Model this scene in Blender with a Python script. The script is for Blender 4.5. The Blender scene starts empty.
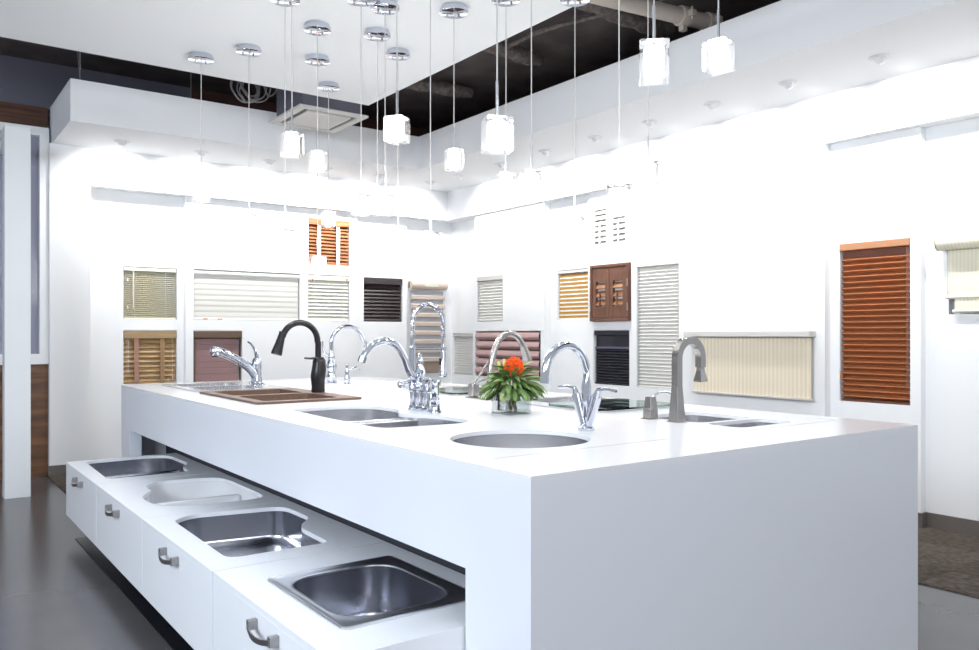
import bpy, math, random
from math import sin, cos, pi, radians, sqrt
from mathutils import Vector, Matrix
random.seed(7)
S = bpy.context.scene
COL = S.collection

# ------------------------------------------------------------------ materials
def lin(c):
    def f(v):
        v /= 255.0
        return v / 12.92 if v <= 0.04045 else ((v + 0.055) / 1.055) ** 2.4
    return (f(c[0]), f(c[1]), f(c[2]), 1.0)

def mat(name, col, rough=0.5, metal=0.0, spec=0.5, noise=0.0, nscale=8.0, bump=0.0, bscale=60.0, stretch=None, emit=0.0, coat=0.0):
    m = bpy.data.materials.new(name); m.use_nodes = True
    nt = m.node_tree; b = nt.nodes['Principled BSDF']
    c = lin(col)
    b.inputs['Base Color'].default_value = c
    b.inputs['Roughness'].default_value = rough
    b.inputs['Metallic'].default_value = metal
    b.inputs['Specular IOR Level'].default_value = spec
    b.inputs['Coat Weight'].default_value = coat
    if emit:
        b.inputs['Emission Color'].default_value = c
        b.inputs['Emission Strength'].default_value = emit
    if noise or bump:
        tc = nt.nodes.new('ShaderNodeTexCoord'); mp = nt.nodes.new('ShaderNodeMapping')
        nt.links.new(tc.outputs['Object'], mp.inputs['Vector'])
        if stretch: mp.inputs['Scale'].default_value = stretch
    if noise:
        n = nt.nodes.new('ShaderNodeTexNoise'); n.inputs['Scale'].default_value = nscale; n.inputs['Detail'].default_value = 5
        nt.links.new(mp.outputs['Vector'], n.inputs['Vector'])
        r = nt.nodes.new('ShaderNodeValToRGB')
        r.color_ramp.elements[0].position = 0.3; r.color_ramp.elements[1].position = 0.7
        r.color_ramp.elements[0].color = tuple(min(1, v * (1 - noise)) for v in c[:3]) + (1,)
        r.color_ramp.elements[1].color = tuple(min(1, v * (1 + noise)) for v in c[:3]) + (1,)
        nt.links.new(n.outputs['Fac'], r.inputs['Fac']); nt.links.new(r.outputs['Color'], b.inputs['Base Color'])
    if bump:
        n2 = nt.nodes.new('ShaderNodeTexNoise'); n2.inputs['Scale'].default_value = bscale; n2.inputs['Detail'].default_value = 3
        nt.links.new(mp.outputs['Vector'], n2.inputs['Vector'])
        bp = nt.nodes.new('ShaderNodeBump'); bp.inputs['Strength'].default_value = bump; bp.inputs['Distance'].default_value = 0.01
        nt.links.new(n2.outputs['Fac'], bp.inputs['Height']); nt.links.new(bp.outputs['Normal'], b.inputs['Normal'])
    return m

def steel_mat(*a, **k):
    """brushed metal: the brush marks run round the bowl, so highlights stretch up and down"""
    m = mat(*a, **k); nt = m.node_tree; b = nt.nodes['Principled BSDF']
    tg = nt.nodes.new('ShaderNodeTangent'); tg.direction_type = 'RADIAL'; tg.axis = 'Z'
    nt.links.new(tg.outputs[0], b.inputs['Tangent']); b.inputs['Anisotropic'].default_value = .6
    return m

def glass_mat(name, tint=(255, 255, 255), gloss=0.12, rough=0.02, cloudy=0.0):
    m = bpy.data.materials.new(name); m.use_nodes = True
    nt = m.node_tree; nt.nodes.remove(nt.nodes['Principled BSDF'])
    out = nt.nodes['Material Output']
    t = nt.nodes.new('ShaderNodeBsdfTransparent'); t.inputs['Color'].default_value = lin(tint)
    if cloudy:      # a little scattering inside the glass
        tl = nt.nodes.new('ShaderNodeBsdfTranslucent'); tl.inputs['Color'].default_value = (1, 1, 1, 1)
        m0 = nt.nodes.new('ShaderNodeMixShader'); m0.inputs['Fac'].default_value = cloudy
        nt.links.new(t.outputs[0], m0.inputs[1]); nt.links.new(tl.outputs[0], m0.inputs[2]); t = m0
    g = nt.nodes.new('ShaderNodeBsdfGlossy'); g.inputs['Roughness'].default_value = rough; g.inputs['Color'].default_value = (1, 1, 1, 1)
    lw = nt.nodes.new('ShaderNodeLayerWeight'); lw.inputs['Blend'].default_value = gloss
    mx = nt.nodes.new('ShaderNodeMixShader')
    nt.links.new(lw.outputs['Fresnel'], mx.inputs['Fac'])
    nt.links.new(t.outputs[0], mx.inputs[1]); nt.links.new(g.outputs[0], mx.inputs[2])
    nt.links.new(mx.outputs[0], out.inputs['Surface'])
    return m

def emit_mat(name, col, strength):
    m = bpy.data.materials.new(name); m.use_nodes = True
    nt = m.node_tree; nt.nodes.remove(nt.nodes['Principled BSDF'])
    e = nt.nodes.new('ShaderNodeEmission'); e.inputs['Color'].default_value = lin(col); e.inputs['Strength'].default_value = strength
    nt.links.new(e.outputs[0], nt.nodes['Material Output'].inputs['Surface'])
    return m

def stripe_mat(name, c0, c1, axis, freq, rough=0.8):
    """soft stripes across one object axis, a woven or pleated cloth"""
    m = bpy.data.materials.new(name); m.use_nodes = True
    nt = m.node_tree; b = nt.nodes['Principled BSDF']; b.inputs['Roughness'].default_value = rough
    tc = nt.nodes.new('ShaderNodeTexCoord'); sx = nt.nodes.new('ShaderNodeSeparateXYZ')
    nt.links.new(tc.outputs['Object'], sx.inputs[0])
    mu = nt.nodes.new('ShaderNodeMath'); mu.operation = 'MULTIPLY'; mu.inputs[1].default_value = freq * 2 * pi
    nt.links.new(sx.outputs[axis], mu.inputs[0])
    sn = nt.nodes.new('ShaderNodeMath'); sn.operation = 'SINE'; nt.links.new(mu.outputs[0], sn.inputs[0])
    r = nt.nodes.new('ShaderNodeMapRange'); r.inputs['From Min'].default_value = -1; nt.links.new(sn.outputs[0], r.inputs['Value'])
    mx = nt.nodes.new('ShaderNodeMix'); mx.data_type = 'RGBA'
    mx.inputs['A'].default_value = lin(c0); mx.inputs['B'].default_value = lin(c1)
    nt.links.new(r.outputs[0], mx.inputs['Factor']); nt.links.new(mx.outputs['Result'], b.inputs['Base Color'])
    return m

def carpet_mat():
    m = mat('carpet_tile', (92, 84, 78), 0.95, noise=0.35, nscale=30, bump=0.4, bscale=200, spec=0.1)
    nt = m.node_tree; b = nt.nodes['Principled BSDF']
    src = b.inputs['Base Color'].links[0].from_socket
    tc = nt.nodes.new('ShaderNodeTexCoord'); ck = nt.nodes.new('ShaderNodeTexChecker'); ck.inputs['Scale'].default_value = 2.0
    ck.inputs['Color1'].default_value = (1, 1, 1, 1); ck.inputs['Color2'].default_value = (0.78, 0.78, 0.78, 1)
    nt.links.new(tc.outputs['Object'], ck.inputs['Vector'])
    mx = nt.nodes.new('ShaderNodeMix'); mx.data_type = 'RGBA'; mx.blend_type = 'MULTIPLY'; mx.inputs['Factor'].default_value = 1
    nt.links.new(src, mx.inputs['A']); nt.links.new(ck.outputs['Color'], mx.inputs['B'])
    nt.links.new(mx.outputs['Result'], b.inputs['Base Color'])
    return m

def wood_mat(name, c0, c1, scale=(1.5, 1, 22), rough=0.45):
    m = mat(name, c0, rough)
    nt = m.node_tree; b = nt.nodes['Principled BSDF']
    tc = nt.nodes.new('ShaderNodeTexCoord'); mp = nt.nodes.new('ShaderNodeMapping'); mp.inputs['Scale'].default_value = scale
    nt.links.new(tc.outputs['Object'], mp.inputs['Vector'])
    n = nt.nodes.new('ShaderNodeTexNoise'); n.inputs['Scale'].default_value = 1.6; n.inputs['Detail'].default_value = 6
    nt.links.new(mp.outputs['Vector'], n.inputs['Vector'])
    r = nt.nodes.new('ShaderNodeValToRGB'); r.color_ramp.elements[0].position = 0.35; r.color_ramp.elements[1].position = 0.68
    r.color_ramp.elements[0].color = lin(c0); r.color_ramp.elements[1].color = lin(c1)
    nt.links.new(n.outputs['Fac'], r.inputs['Fac']); nt.links.new(r.outputs['Color'], b.inputs['Base Color'])
    return m

M = dict(
    wall=mat('white_wall_paint', (236, 238, 240), 0.85, spec=0.2),
    soffit=mat('soffit_paint', (242, 243, 245), 0.8, spec=0.2),
    cloud=mat('ceiling_white', (250, 252, 253), 0.8, spec=0.2),
    dark=mat('dark_plenum', (104, 97, 96), 0.9, noise=0.25, nscale=3, spec=0.1),
    maroon=mat('dark_red_brown_wall', (88, 64, 60), 0.9, noise=0.2, nscale=2, spec=0.1),
    greyup=mat('grey_upper_wall', (112, 112, 124), 0.9, spec=0.1),
    base=mat('baseboard_taupe', (104, 98, 94), 0.45),
    floor=mat('polished_concrete', (88, 86, 87), 0.22, noise=0.12, nscale=1.3, spec=0.6, bump=0.02, bscale=5),
    blackfloor=mat('black_floor_tile', (24, 25, 31), 0.35, spec=0.4),
    carpet=carpet_mat(),
    island=mat('white_solid_surface', (232, 235, 242), 0.32, spec=0.4),
    top=mat('worktop_white', (240, 241, 245), 0.22, spec=0.45),
    drawer=mat('drawer_white', (244, 246, 250), 0.3, spec=0.4),
    seam=mat('seam_grey', (140, 140, 150), 0.6),
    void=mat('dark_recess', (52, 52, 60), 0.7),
    steel=steel_mat('brushed_steel', (212, 212, 215), 0.24, 1.0, noise=0.08, nscale=40, stretch=(1, 1, 12)),
    steeldark=steel_mat('brushed_steel_dark', (196, 197, 204), 0.21, 1.0, noise=0.08, nscale=40, stretch=(1, 1, 12)),
    handle=mat('handle_grey', (168, 166, 166), 0.3, 1.0),
    rimsteel=mat('polished_rim', (226, 227, 230), 0.28, 1.0),
    chrome=mat('chrome', (206, 210, 220), 0.05, 1.0),
    nickel=mat('satin_nickel', (172, 169, 166), 0.26, 1.0),
    bronze=mat('oil_rubbed_black', (30, 28, 32), 0.28, 0.3, spec=0.5),
    black=mat('black_plastic', (22, 22, 24), 0.4),
    granite=mat('brown_granite', (104, 80, 66), 0.45, noise=0.25, nscale=180),
    ceramic=mat('white_ceramic', (238, 238, 240), 0.12, spec=0.6),
    glass=glass_mat('clear_glass', (240, 243, 243), 0.2),
    cube=glass_mat('pendant_glass', (250, 251, 253), 0.16, 0.05, 0.035),
    board=glass_mat('green_glass_board', (196, 214, 208), 0.2),
    window=mat('bluish_window_glass', (148, 148, 166), 0.12, spec=0.6),
    water=glass_mat('water', (250, 252, 251), 0.03),
    glow=emit_mat('lamp_glow', (255, 252, 246), 14.0),
    ledglow=emit_mat('downlight_glow', (255, 250, 240), 1.6),
    blueglow=emit_mat('blue_glow', (120, 165, 255), 1.3),
    trimwhite=mat('white_metal_trim', (226, 226, 228), 0.5),
    cassette=mat('cassette_white', (206, 204, 200), 0.6),
    pipe=mat('pipe_beige', (196, 186, 176), 0.7),
    fireproof=mat('fireproofing', (118, 110, 107), 0.98, bump=1.0, bscale=45, noise=0.3, nscale=25, spec=0.05),
    cable=mat('cable_grey', (124, 122, 124), 0.6),
    woodd=wood_mat('dark_wood', (62, 38, 26), (92, 56, 36)),
    woodp=wood_mat('wood_panel', (80, 54, 38), (132, 92, 62), (1.2, 1, 9)),
    cream=mat('cream', (232, 230, 214), 0.7),
    white=mat('blind_white', (238, 238, 232), 0.7),
    sheer=mat('sheer_white', (208, 208, 203), 0.8),
    cordw=mat('cord_white', (232, 232, 226), 0.8),
    olive=mat('olive_beige', (182, 176, 152), 0.55),
    bamboo=wood_mat('bamboo', (146, 114, 74), (182, 150, 106), (3, 1, 25)),
    bamboov=wood_mat('bamboo_valance', (140, 114, 78), (164, 136, 96), (3, 1, 25)),
    tape=mat('tape_brown', (156, 120, 104), 0.9),
    tapetan=mat('tape_tan', (150, 120, 88), 0.9),
    burg=mat('burgundy_fabric', (140, 112, 112), 0.9),
    burgbox=mat('brown_cassette', (92, 72, 58), 0.5),
    rust=wood_mat('rust_wood', (146, 90, 58), (188, 124, 84), (3, 1, 20)),
    creamslat=mat('cream_slat', (212, 212, 204), 0.6),
    espresso=mat('espresso_wood', (46, 36, 38), 0.45),
    romanbeige=mat('roman_beige', (206, 190, 178), 0.9),
    romangrey=mat('roman_sheer', (168, 170, 176), 0.9),
    romantaupe=mat('roman_taupe', (150, 134, 124), 0.9),
    paper=mat('paper_tag', (212, 214, 200), 0.8),
    pink=mat('dusty_pink_fabric', (182, 152, 150), 0.85),
    pinkdark=mat('dark_pink_fabric', (128, 94, 94), 0.9),
    yellow=mat('gold_fabric', (170, 126, 54), 0.8),
    shutbrown=wood_mat('shutter_brown', (88, 54, 38), (112, 72, 50), (22, 1, 2)),
    shutlouv=wood_mat('shutter_louver', (120, 80, 48), (150, 106, 70), (4, 1, 20)),
    hinge=mat('hinge_metal', (176, 172, 170), 0.3, 1.0),
    navy=mat('black_pleat', (40, 40, 50), 0.7),
    purple=mat('purple_rail', (76, 72, 98), 0.4),
    cell=mat('cell_cream', (222, 221, 217), 0.8),
    cellgrey=mat('cell_rail', (196, 194, 190), 0.6),
    amber=mat('amber_pleat', (162, 100, 62), 0.6),
    amberrail=mat('amber_headrail', (172, 122, 88), 0.5),
    amberd=mat('amber_dark', (104, 56, 36), 0.6),
    creamcloth=stripe_mat('cream_pinstripe', (234, 229, 210), (222, 217, 196), 0, 45),
    beigepleat=stripe_mat('beige_pleat', (240, 233, 218), (228, 217, 196), 0, 30),
    leaf=mat('leaf_green', (106, 134, 76), 0.45, noise=0.3, nscale=30),
    leafl=mat('leaf_pale', (150, 170, 104), 0.5, noise=0.2, nscale=30),
    stem=mat('stem', (120, 112, 70), 0.7),
    petal=mat('orange_petal', (238, 92, 20), 0.7, noise=0.25, nscale=60, bump=0.6, bscale=160),
    label=mat('lime_tip', (210, 214, 110), 0.6),
)

# ------------------------------------------------------------------ mesh builder
class MB:
    def __init__(s): s.v = []; s.f = []
    def add(s, vs, fs):
        o = len(s.v); s.v += [tuple(v) for v in vs]; s.f += [tuple(i + o for i in f) for f in fs]; return s
    def box(s, x0, y0, z0, x1, y1, z1):
        v = [(x, y, z) for z in (z0, z1) for y in (y0, y1) for x in (x0, x1)]
        return s.add(v, [(0, 2, 3, 1), (4, 5, 7, 6), (0, 1, 5, 4), (2, 6, 7, 3), (0, 4, 6, 2), (1, 3, 7, 5)])
    def obox(s, c, size, rot):
        """a box turned about its centre; rot is a 3x3 matrix"""
        h = [d / 2 for d in size]
        v = [Vector(c) + rot @ Vector((x * h[0], y * h[1], z * h[2])) for z in (-1, 1) for y in (-1, 1) for x in (-1, 1)]
        return s.add(v, [(0, 2, 3, 1), (4, 5, 7, 6), (0, 1, 5, 4), (2, 6, 7, 3), (0, 4, 6, 2), (1, 3, 7, 5)])
    def loft(s, rings, close=True, cap0=True, cap1=True):
        n = len(rings[0]); vs = [p for r in rings for p in r]; fs = []
        for i in range(len(rings) - 1):
            for j in range(n if close else n - 1):
                k = (j + 1) % n
                fs.append((i * n + j, i * n + k, (i + 1) * n + k, (i + 1) * n + j))
        if cap0: fs.append(tuple(reversed(range(n))))
        if cap1: fs.append(tuple((len(rings) - 1) * n + j for j in range(n)))
        return s.add(vs, fs)
    def lathe(s, prof, c=(0, 0, 0), n=24, sx=1.0, sy=1.0, axis=None):
        rings = []
        for r, z in prof:
            rings.append([(sx * r * cos(2 * pi * i / n), sy * r * sin(2 * pi * i / n), z) for i in range(n)])
        if axis is not None:
            q = Vector((0, 0, 1)).rotation_difference(Vector(axis).normalized())
            rings = [[q @ Vector(p) for p in r] for r in rings]
        rings = [[(p[0] + c[0], p[1] + c[1], p[2] + c[2]) for p in r] for r in rings]
        return s.loft(rings)
    def tube(s, path, rad, n=14, sx=1.0, sy=1.0, ang0=0.0, up=(0, 1, 0)):
        """sweep along path; rad one value or one per point; sx scales along 'up', sy across"""
        P = [Vector(p) for p in path]; rings = []
        if not hasattr(rad, '__len__'): rad = [rad] * len(P)
        T0 = (P[1] - P[0]).normalized(); u = Vector(up)
        if abs(u.dot(T0)) > 0.95: u = Vector((1, 0, 0))
        for i, p in enumerate(P):
            if i == 0: t = P[1] - P[0]
            elif i == len(P) - 1: t = P[-1] - P[-2]
            else: t = (P[i + 1] - P[i]).normalized() + (P[i] - P[i - 1]).normalized()
            t.normalize()
            u = u - t * u.dot(t); u.normalize(); w = t.cross(u)
            rings.append([tuple(p + u * (rad[i] * sx * cos(ang0 + 2 * pi * k / n)) + w * (rad[i] * sy * sin(ang0 + 2 * pi * k / n))) for k in range(n)])
        return s.loft(rings)
    def ball(s, c, r, n=16, m=10, sc=(1, 1, 1)):
        prof = [(max(r * sin(pi * i / m), 1e-5), -r * cos(pi * i / m)) for i in range(m + 1)]
        rings = [[(c[0] + sc[0] * q * cos(2 * pi * k / n), c[1] + sc[1] * q * sin(2 * pi * k / n), c[2] + sc[2] * z) for k in range(n)] for q, z in prof]
        return s.loft(rings)
    def prism(s, pts, z0, z1):
        return s.loft([[(x, y, z0) for x, y in pts], [(x, y, z1) for x, y in pts]])

def obj(name, mb, m, parent=None, smooth=True, bevel=0.0, seg=2, kind=None):
    me = bpy.data.meshes.new(name); me.from_pydata(mb.v, [], mb.f); me.validate(); me.update()
    if smooth:
        me.polygons.foreach_set('use_smooth', [True] * len(me.polygons))
        me.set_sharp_from_angle(angle=radians(38))
    me.materials.append(m)
    o = bpy.data.objects.new(name, me); COL.objects.link(o)
    if parent is not None: o.parent = parent
    if bevel:
        b = o.modifiers.new('bevel', 'BEVEL'); b.width = bevel; b.segments = seg; b.limit_method = 'ANGLE'
    if kind: o['kind'] = kind
    return o

def tag(o, label, cat, group=None):
    o['label'] = label; o['category'] = cat
    if group: o['group'] = group
    return o

def thing(name, label, cat, loc=(0, 0, 0), rz=0.0, group=None):
    o = bpy.data.objects.new(name, None); o.empty_display_size = 0.1; COL.objects.link(o)
    o.location = loc; o.rotation_euler = (0, 0, rz)
    return tag(o, label, cat, group)

def struct(name, mb, m, smooth=False, bevel=0.0):
    return obj(name, mb, m, None, smooth, bevel, kind='structure')

# ------------------------------------------------------------------ outline helpers
def rpoly(pts, r, n=6):
    """polygon with rounded corners; r a number or one per corner"""
    out = []; N = len(pts)
    for i in range(N):
        a, b, c = Vector(pts[i - 1]), Vector(pts[i]), Vector(pts[(i + 1) % N])
        rr = r[i] if hasattr(r, '__len__') else r
        d1 = (a - b); d2 = (c - b)
        t1 = min(rr, d1.length * 0.48); t2 = min(rr, d2.length * 0.48)
        p, q = b + d1.normalized() * t1, b + d2.normalized() * t2
        for k in range(n + 1):
            t = k / n
            v = p * (1 - t) ** 2 + b * (2 * t * (1 - t)) + q * t * t
            out.append((v.x, v.y))
    return out
def rrect(x0, y0, x1, y1, r, n=6): return rpoly([(x0, y0), (x1, y0), (x1, y1), (x0, y1)], r, n)
def circle(cx, cy, r, n=48): return [(cx + r * cos(2 * pi * i / n), cy + r * sin(2 * pi * i / n)) for i in range(n)]
def smooth_closed(pts, n=5):
    out = []; N = len(pts)
    for i in range(N):
        p0, p1, p2, p3 = (Vector(pts[(i + k - 1) % N]) for k in range(4))
        for k in range(n):
            t = k / n
            v = 0.5 * ((2 * p1) + (p2 - p0) * t + (2 * p0 - 5 * p1 + 4 * p2 - p3) * t * t + (3 * p1 - p0 - 3 * p2 + p3) * t ** 3)
            out.append((v.x, v.y))
    return out
def offset(pts, d):
    """move a counter-clockwise outline inward by d (outward when negative)"""
    out = []; N = len(pts)
    A = sum(pts[i][0] * pts[(i + 1) % N][1] - pts[(i + 1) % N][0] * pts[i][1] for i in range(N))
    sg = 1 if A > 0 else -1
    for i in range(N):
        a, b = Vector(pts[i - 1]), Vector(pts[(i + 1) % N]); t = b - a
        if t.length < 1e-9: out.append(pts[i]); continue
        t.normalize(); out.append((pts[i][0] - sg * t.y * d, pts[i][1] + sg * t.x * d))
    return out
def spline(pts, n=6):
    """open Catmull-Rom curve through 3-D points"""
    P = [Vector(p) for p in pts]; P = [2 * P[0] - P[1]] + P + [2 * P[-1] - P[-2]]; out = []
    for i in range(1, len(P) - 2):
        p0, p1, p2, p3 = P[i - 1:i + 3]
        for k in range(n):
            t = k / n
            out.append(0.5 * ((2 * p1) + (p2 - p0) * t + (2 * p0 - 5 * p1 + 4 * p2 - p3) * t * t + (3 * p1 - p0 - 3 * p2 + p3) * t ** 3))
    out.append(P[-2]); return out
def arc(cx, cz, r, a0, a1, n=14, rz=None):
    rz = r if rz is None else rz
    return [(cx + r * cos(radians(a0 + (a1 - a0) * i / n)), 0, cz + rz * sin(radians(a0 + (a1 - a0) * i / n))) for i in range(n + 1)]

def slab_with_holes(name, outline, holes, z0, z1, m, parent=None):
    cu = bpy.data.curves.new(name + '_outline', 'CURVE'); cu.dimensions = '2D'; cu.fill_mode = 'BOTH'
    for pts in [outline] + holes:
        sp = cu.splines.new('POLY'); sp.points.add(len(pts) - 1); sp.use_cyclic_u = True
        for p, q in zip(sp.points, pts): p.co = (q[0], q[1], 0, 1)
    cu.extrude = (z1 - z0) / 2
    t = bpy.data.objects.new('tmp', cu); COL.objects.link(t)
    dg = bpy.context.evaluated_depsgraph_get(); dg.update()
    me = bpy.data.meshes.new_from_object(t.evaluated_get(dg))
    bpy.data.objects.remove(t); bpy.data.curves.remove(cu)
    me.name = name; me.polygons.foreach_set('use_smooth', [False] * len(me.polygons))
    for v in me.vertices: v.co.z += (z0 + z1) / 2
    me.materials.clear(); me.materials.append(m)
    o = bpy.data.objects.new(name, me); COL.objects.link(o)
    if parent is not None: o.parent = parent
    return o

# ================================================================== THE ROOM
YL, XH = 8.03, 5.28          # faces of the left header and of the right header
ZH, ZS, ZT, ZD = 2.605, 2.943, 3.279, 3.68   # header underside, soffit underside, soffit top, deck above

struct('floor', MB().box(-5, -3.5, -0.1, 7, 9.5, 0), M['floor'])
struct('floor_carpet', MB().prism([(4.165, -3.4), (5.45, -3.4), (5.45, 8.25), (1.085, 8.25), (1.085, 6.6), (4.165, 6.6)], 0.0, 0.006), M['carpet'])
bf = MB()
for y0, y1 in ((1.79, 3.615), (3.62, 5.52)): bf.box(0.893, y0, 0, 1.525, y1, 0.005)
struct('floor_tile_strip', bf, M['blackfloor'])

# left wall: header, end pier and stepped panels with niches
def wall_panel(name, side, face, u0, u1, holes, z1=ZH, depth=0.07, back=0.35):
    mb = MB()
    def P(u, w, z): return (u, face + w, z) if side == 'L' else (face + w, u, z)
    us = sorted({u0, u1} | {h[0] for h in holes} | {h[1] for h in holes})
    zs = sorted({0.0, z1} | {h[2] for h in holes} | {h[3] for h in holes})
    def q(a, b, c, d): mb.add([a, b, c, d], [(0, 1, 2, 3)])
    for i in range(len(us) - 1):
        for j in range(len(zs) - 1):
            cu, cz = (us[i] + us[i + 1]) / 2, (zs[j] + zs[j + 1]) / 2
            if any(h[0] < cu < h[1] and h[2] < cz < h[3] for h in holes): continue
            q(P(us[i], 0, zs[j]), P(us[i + 1], 0, zs[j]), P(us[i + 1], 0, zs[j + 1]), P(us[i], 0, zs[j + 1]))
    for a, b, c, d in holes:
        e = depth
        q(P(a, 0, c), P(a, e, c), P(a, e, d), P(a, 0, d)); q(P(b, 0, c), P(b, e, c), P(b, e, d), P(b, 0, d))
        q(P(a, 0, c), P(b, 0, c), P(b, e, c), P(a, e, c)); q(P(a, 0, d), P(b, 0, d), P(b, e, d), P(a, e, d))
        q(P(a, e, c), P(b, e, c), P(b, e, d), P(a, e, d))
    for u in (u0, u1): q(P(u, 0, 0), P(u, back, 0), P(u, back, z1), P(u, 0, z1))
    q(P(u0, 0, z1), P(u1, 0, z1), P(u1, back, z1), P(u0, back, z1)); q(P(u0, back, 0), P(u1, back, 0), P(u1, back, z1), P(u0, back, z1))
    return struct(name, mb, M['wall'])

LO, MI, HI, TALL = (0.785, 1.295), (1.400, 1.900), (2.010, 2.505), (0.790, 1.892)
struct('wall_left', MB().box(1.095, YL, ZH, 5.7, 8.42, ZS).box(1.095, YL, 0, 1.425, 8.42, ZH), M['wall'])
wall_panel('wall_left_panel', 'L', YL + .16, 1.425, 2.285, [(1.735, 2.224) + MI, (1.735, 2.222) + LO], back=.25)
wall_panel('wall_left_panel', 'L', YL + .09, 2.285, 4.14, [(2.363, 3.470) + MI, (2.360, 2.846) + LO, (3.563, 4.050) + HI, (3.558, 4.048) + MI], back=.3)
wall_panel('wall_left_panel', 'L', YL + .13, 4.14, 4.80, [(4.243, 4.745) + MI], back=.26)
wall_panel('wall_left_panel', 'L', YL + .18, 4.80, 5.46, [], back=.2)
# right wall
struct('wall_right', MB().box(XH, -3.4, ZH, 5.8, YL, ZS), M['wall'])
wall_panel('wall_right_panel', 'R', XH + .18, 7.51, YL + .18, [(7.76, 8.19) + (0.775, 1.268)])
wall_panel('wall_right_panel', 'R', XH + .03, 6.29, 7.51, [(6.984, 7.468) + MI, (6.346, 7.498) + LO])
wall_panel('wall_right_panel', 'R', XH + .12, 5.69, 6.29, [(5.738, 6.190) + MI])
wall_panel('wall_right_panel', 'R', XH + .08, 5.06, 5.69, [(5.147, 5.690) + HI, (5.155, 5.622) + LO])
wall_panel('wall_right_panel', 'R', XH + .01, 3.20, 5.06, [(4.522, 5.002) + TALL])
wall_panel('wall_right_panel', 'R', XH + .08, 2.57, 3.20, [(2.640, 3.130) + TALL])
wall_panel('wall_right_panel', 'R', XH + .14, -3.4, 2.57, [(1.40, 2.425) + (1.385, 1.80)])
# baseboards follow the steps
bl = MB(); t = .015
for a, b, d in ((1.085, 1.425, 0), (1.425, 2.285, .16), (2.285, 4.14, .09), (4.14, 4.8, .13), (4.8, 5.46, .18)):
    bl.box(a, YL + d - t, 0.006, b, YL + d - .001, .1)
struct('baseboard_left', bl, M['base'])
br = MB()
for a, b, d in ((7.51, 8.2, .18), (6.29, 7.51, .03), (5.69, 6.29, .12), (5.06, 5.69, .08), (3.2, 5.06, .01), (2.57, 3.2, .08), (-3.4, 2.57, .14)):
    br.box(XH + d - t, a, 0.006, XH + d - .001, b, .1)
br.box(XH + .08 - t, 2.57 - t, .006, XH + .14, 2.569, .1).box(XH + .01 - t, 3.2 - t, .006, XH + .08, 3.199, .1)
struct('baseboard_right', br, M['base'])
# soffit that runs round the two walls, the white ceiling panel over the island, and the dark space above
struct('ceiling_soffit', MB().prism([(1.115, 7.1), (4.32, 7.1), (4.32, -3.4), (5.8, -3.4), (5.8, 8.42), (1.115, 8.42)], ZS, ZT), M['soffit'])
struct('ceiling_panel', MB().box(-4.5, -3.4, 3.15, 3.155, 5.985, 3.19), M['cloud'])
struct('ceiling', MB().box(-5, -3.4, ZD, 5.9, 9.3, ZD + .1), M['dark'])
struct('wall_left_upper', MB().box(-5, 8.15, 3.262, 2.35, 8.42, ZD), M['greyup'])
struct('wall_left_upper', MB().box(2.35, 8.15, ZT, 5.8, 8.42, ZD), M['maroon'])
struct('wall_right_upper', MB().box(5.5, -3.4, ZT, 5.8, 8.15, ZD), M['maroon'])
# the bay left of the display wall: wood strip, glazed frame, wood below, white post
struct('trim_1', MB().box(-5, 8.1, 3.075, 1.09, 8.4, 3.262), M['woodd'])
fr = MB().box(-5, 8.05, 3.0, 1.094, 8.2, 3.075).box(1.022, 8.05, 1.085, 1.094, 8.2, 3.0).box(-5, 8.05, 0.995, 1.094, 8.2, 1.085).box(-5, 8.05, 1.085, -.6, 8.2, 3.0)
w1 = struct('window_1', fr, M['wall'])
obj('pane', MB().box(-.6, 8.12, 1.085, 1.022, 8.13, 3.0), M['window'], w1, False)
obj('window_glow_patch', MB().box(.55, 8.105, 1.35, .70, 8.118, 1.85), M['blueglow'], w1, False)  # emissive patch standing in for the blue glow in the window glass
struct('wall_left_wood', MB().box(-5, 8.1, 0, 1.094, 8.4, .995), M['woodp'])
struct('trim_2', MB().box(.672, 7.15, 0, .847, 7.3, 2.858).box(.672, 7.3, 2.80, .847, 8.06, 2.858), M['wall'], bevel=.003)

# ================================================================== THE ISLAND
IX0, IX1, IY0, IY1, IZ, ST = 1.256, 3.183, 1.538, 5.99, .91, .014
isl = thing('display_island', 'long white floor standing showroom island with a recess under its left side', 'kitchen island', (0, 0, 0))
zb = IZ - ST
obj('end_panel', MB().box(IX0, IY0, 0, IX1, IY0 + .06, zb), M['island'], isl, False)
obj('apron', MB().box(IX0, IY0 + .06, .62, IX0 + .075, IY1 - .06, zb), M['island'], isl, False)
obj('leg', MB().box(IX0, IY0 + .06, 0, IX0 + .075, 1.82, .62), M['island'], isl, False)
obj('leg', MB().box(IX0, 5.75, 0, IX0 + .075, IY1 - .06, .62), M['island'], isl, False)
obj('far_panel', MB().box(IX0, IY1 - .06, 0, IX1, IY1, zb), M['island'], isl, False)
obj('back_panel', MB().box(IX1 - .06, IY0 + .06, 0, IX1, IY1 - .06, zb), M['island'], isl, False)
obj('recess_lining', MB().box(1.527, 1.60, 0.005, 1.547, 5.9, .64).box(1.331, 1.60, .622, 1.527, 5.9, .64), M['void'], isl, False)['label'] = 'dark grey lining inside the recess'

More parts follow.
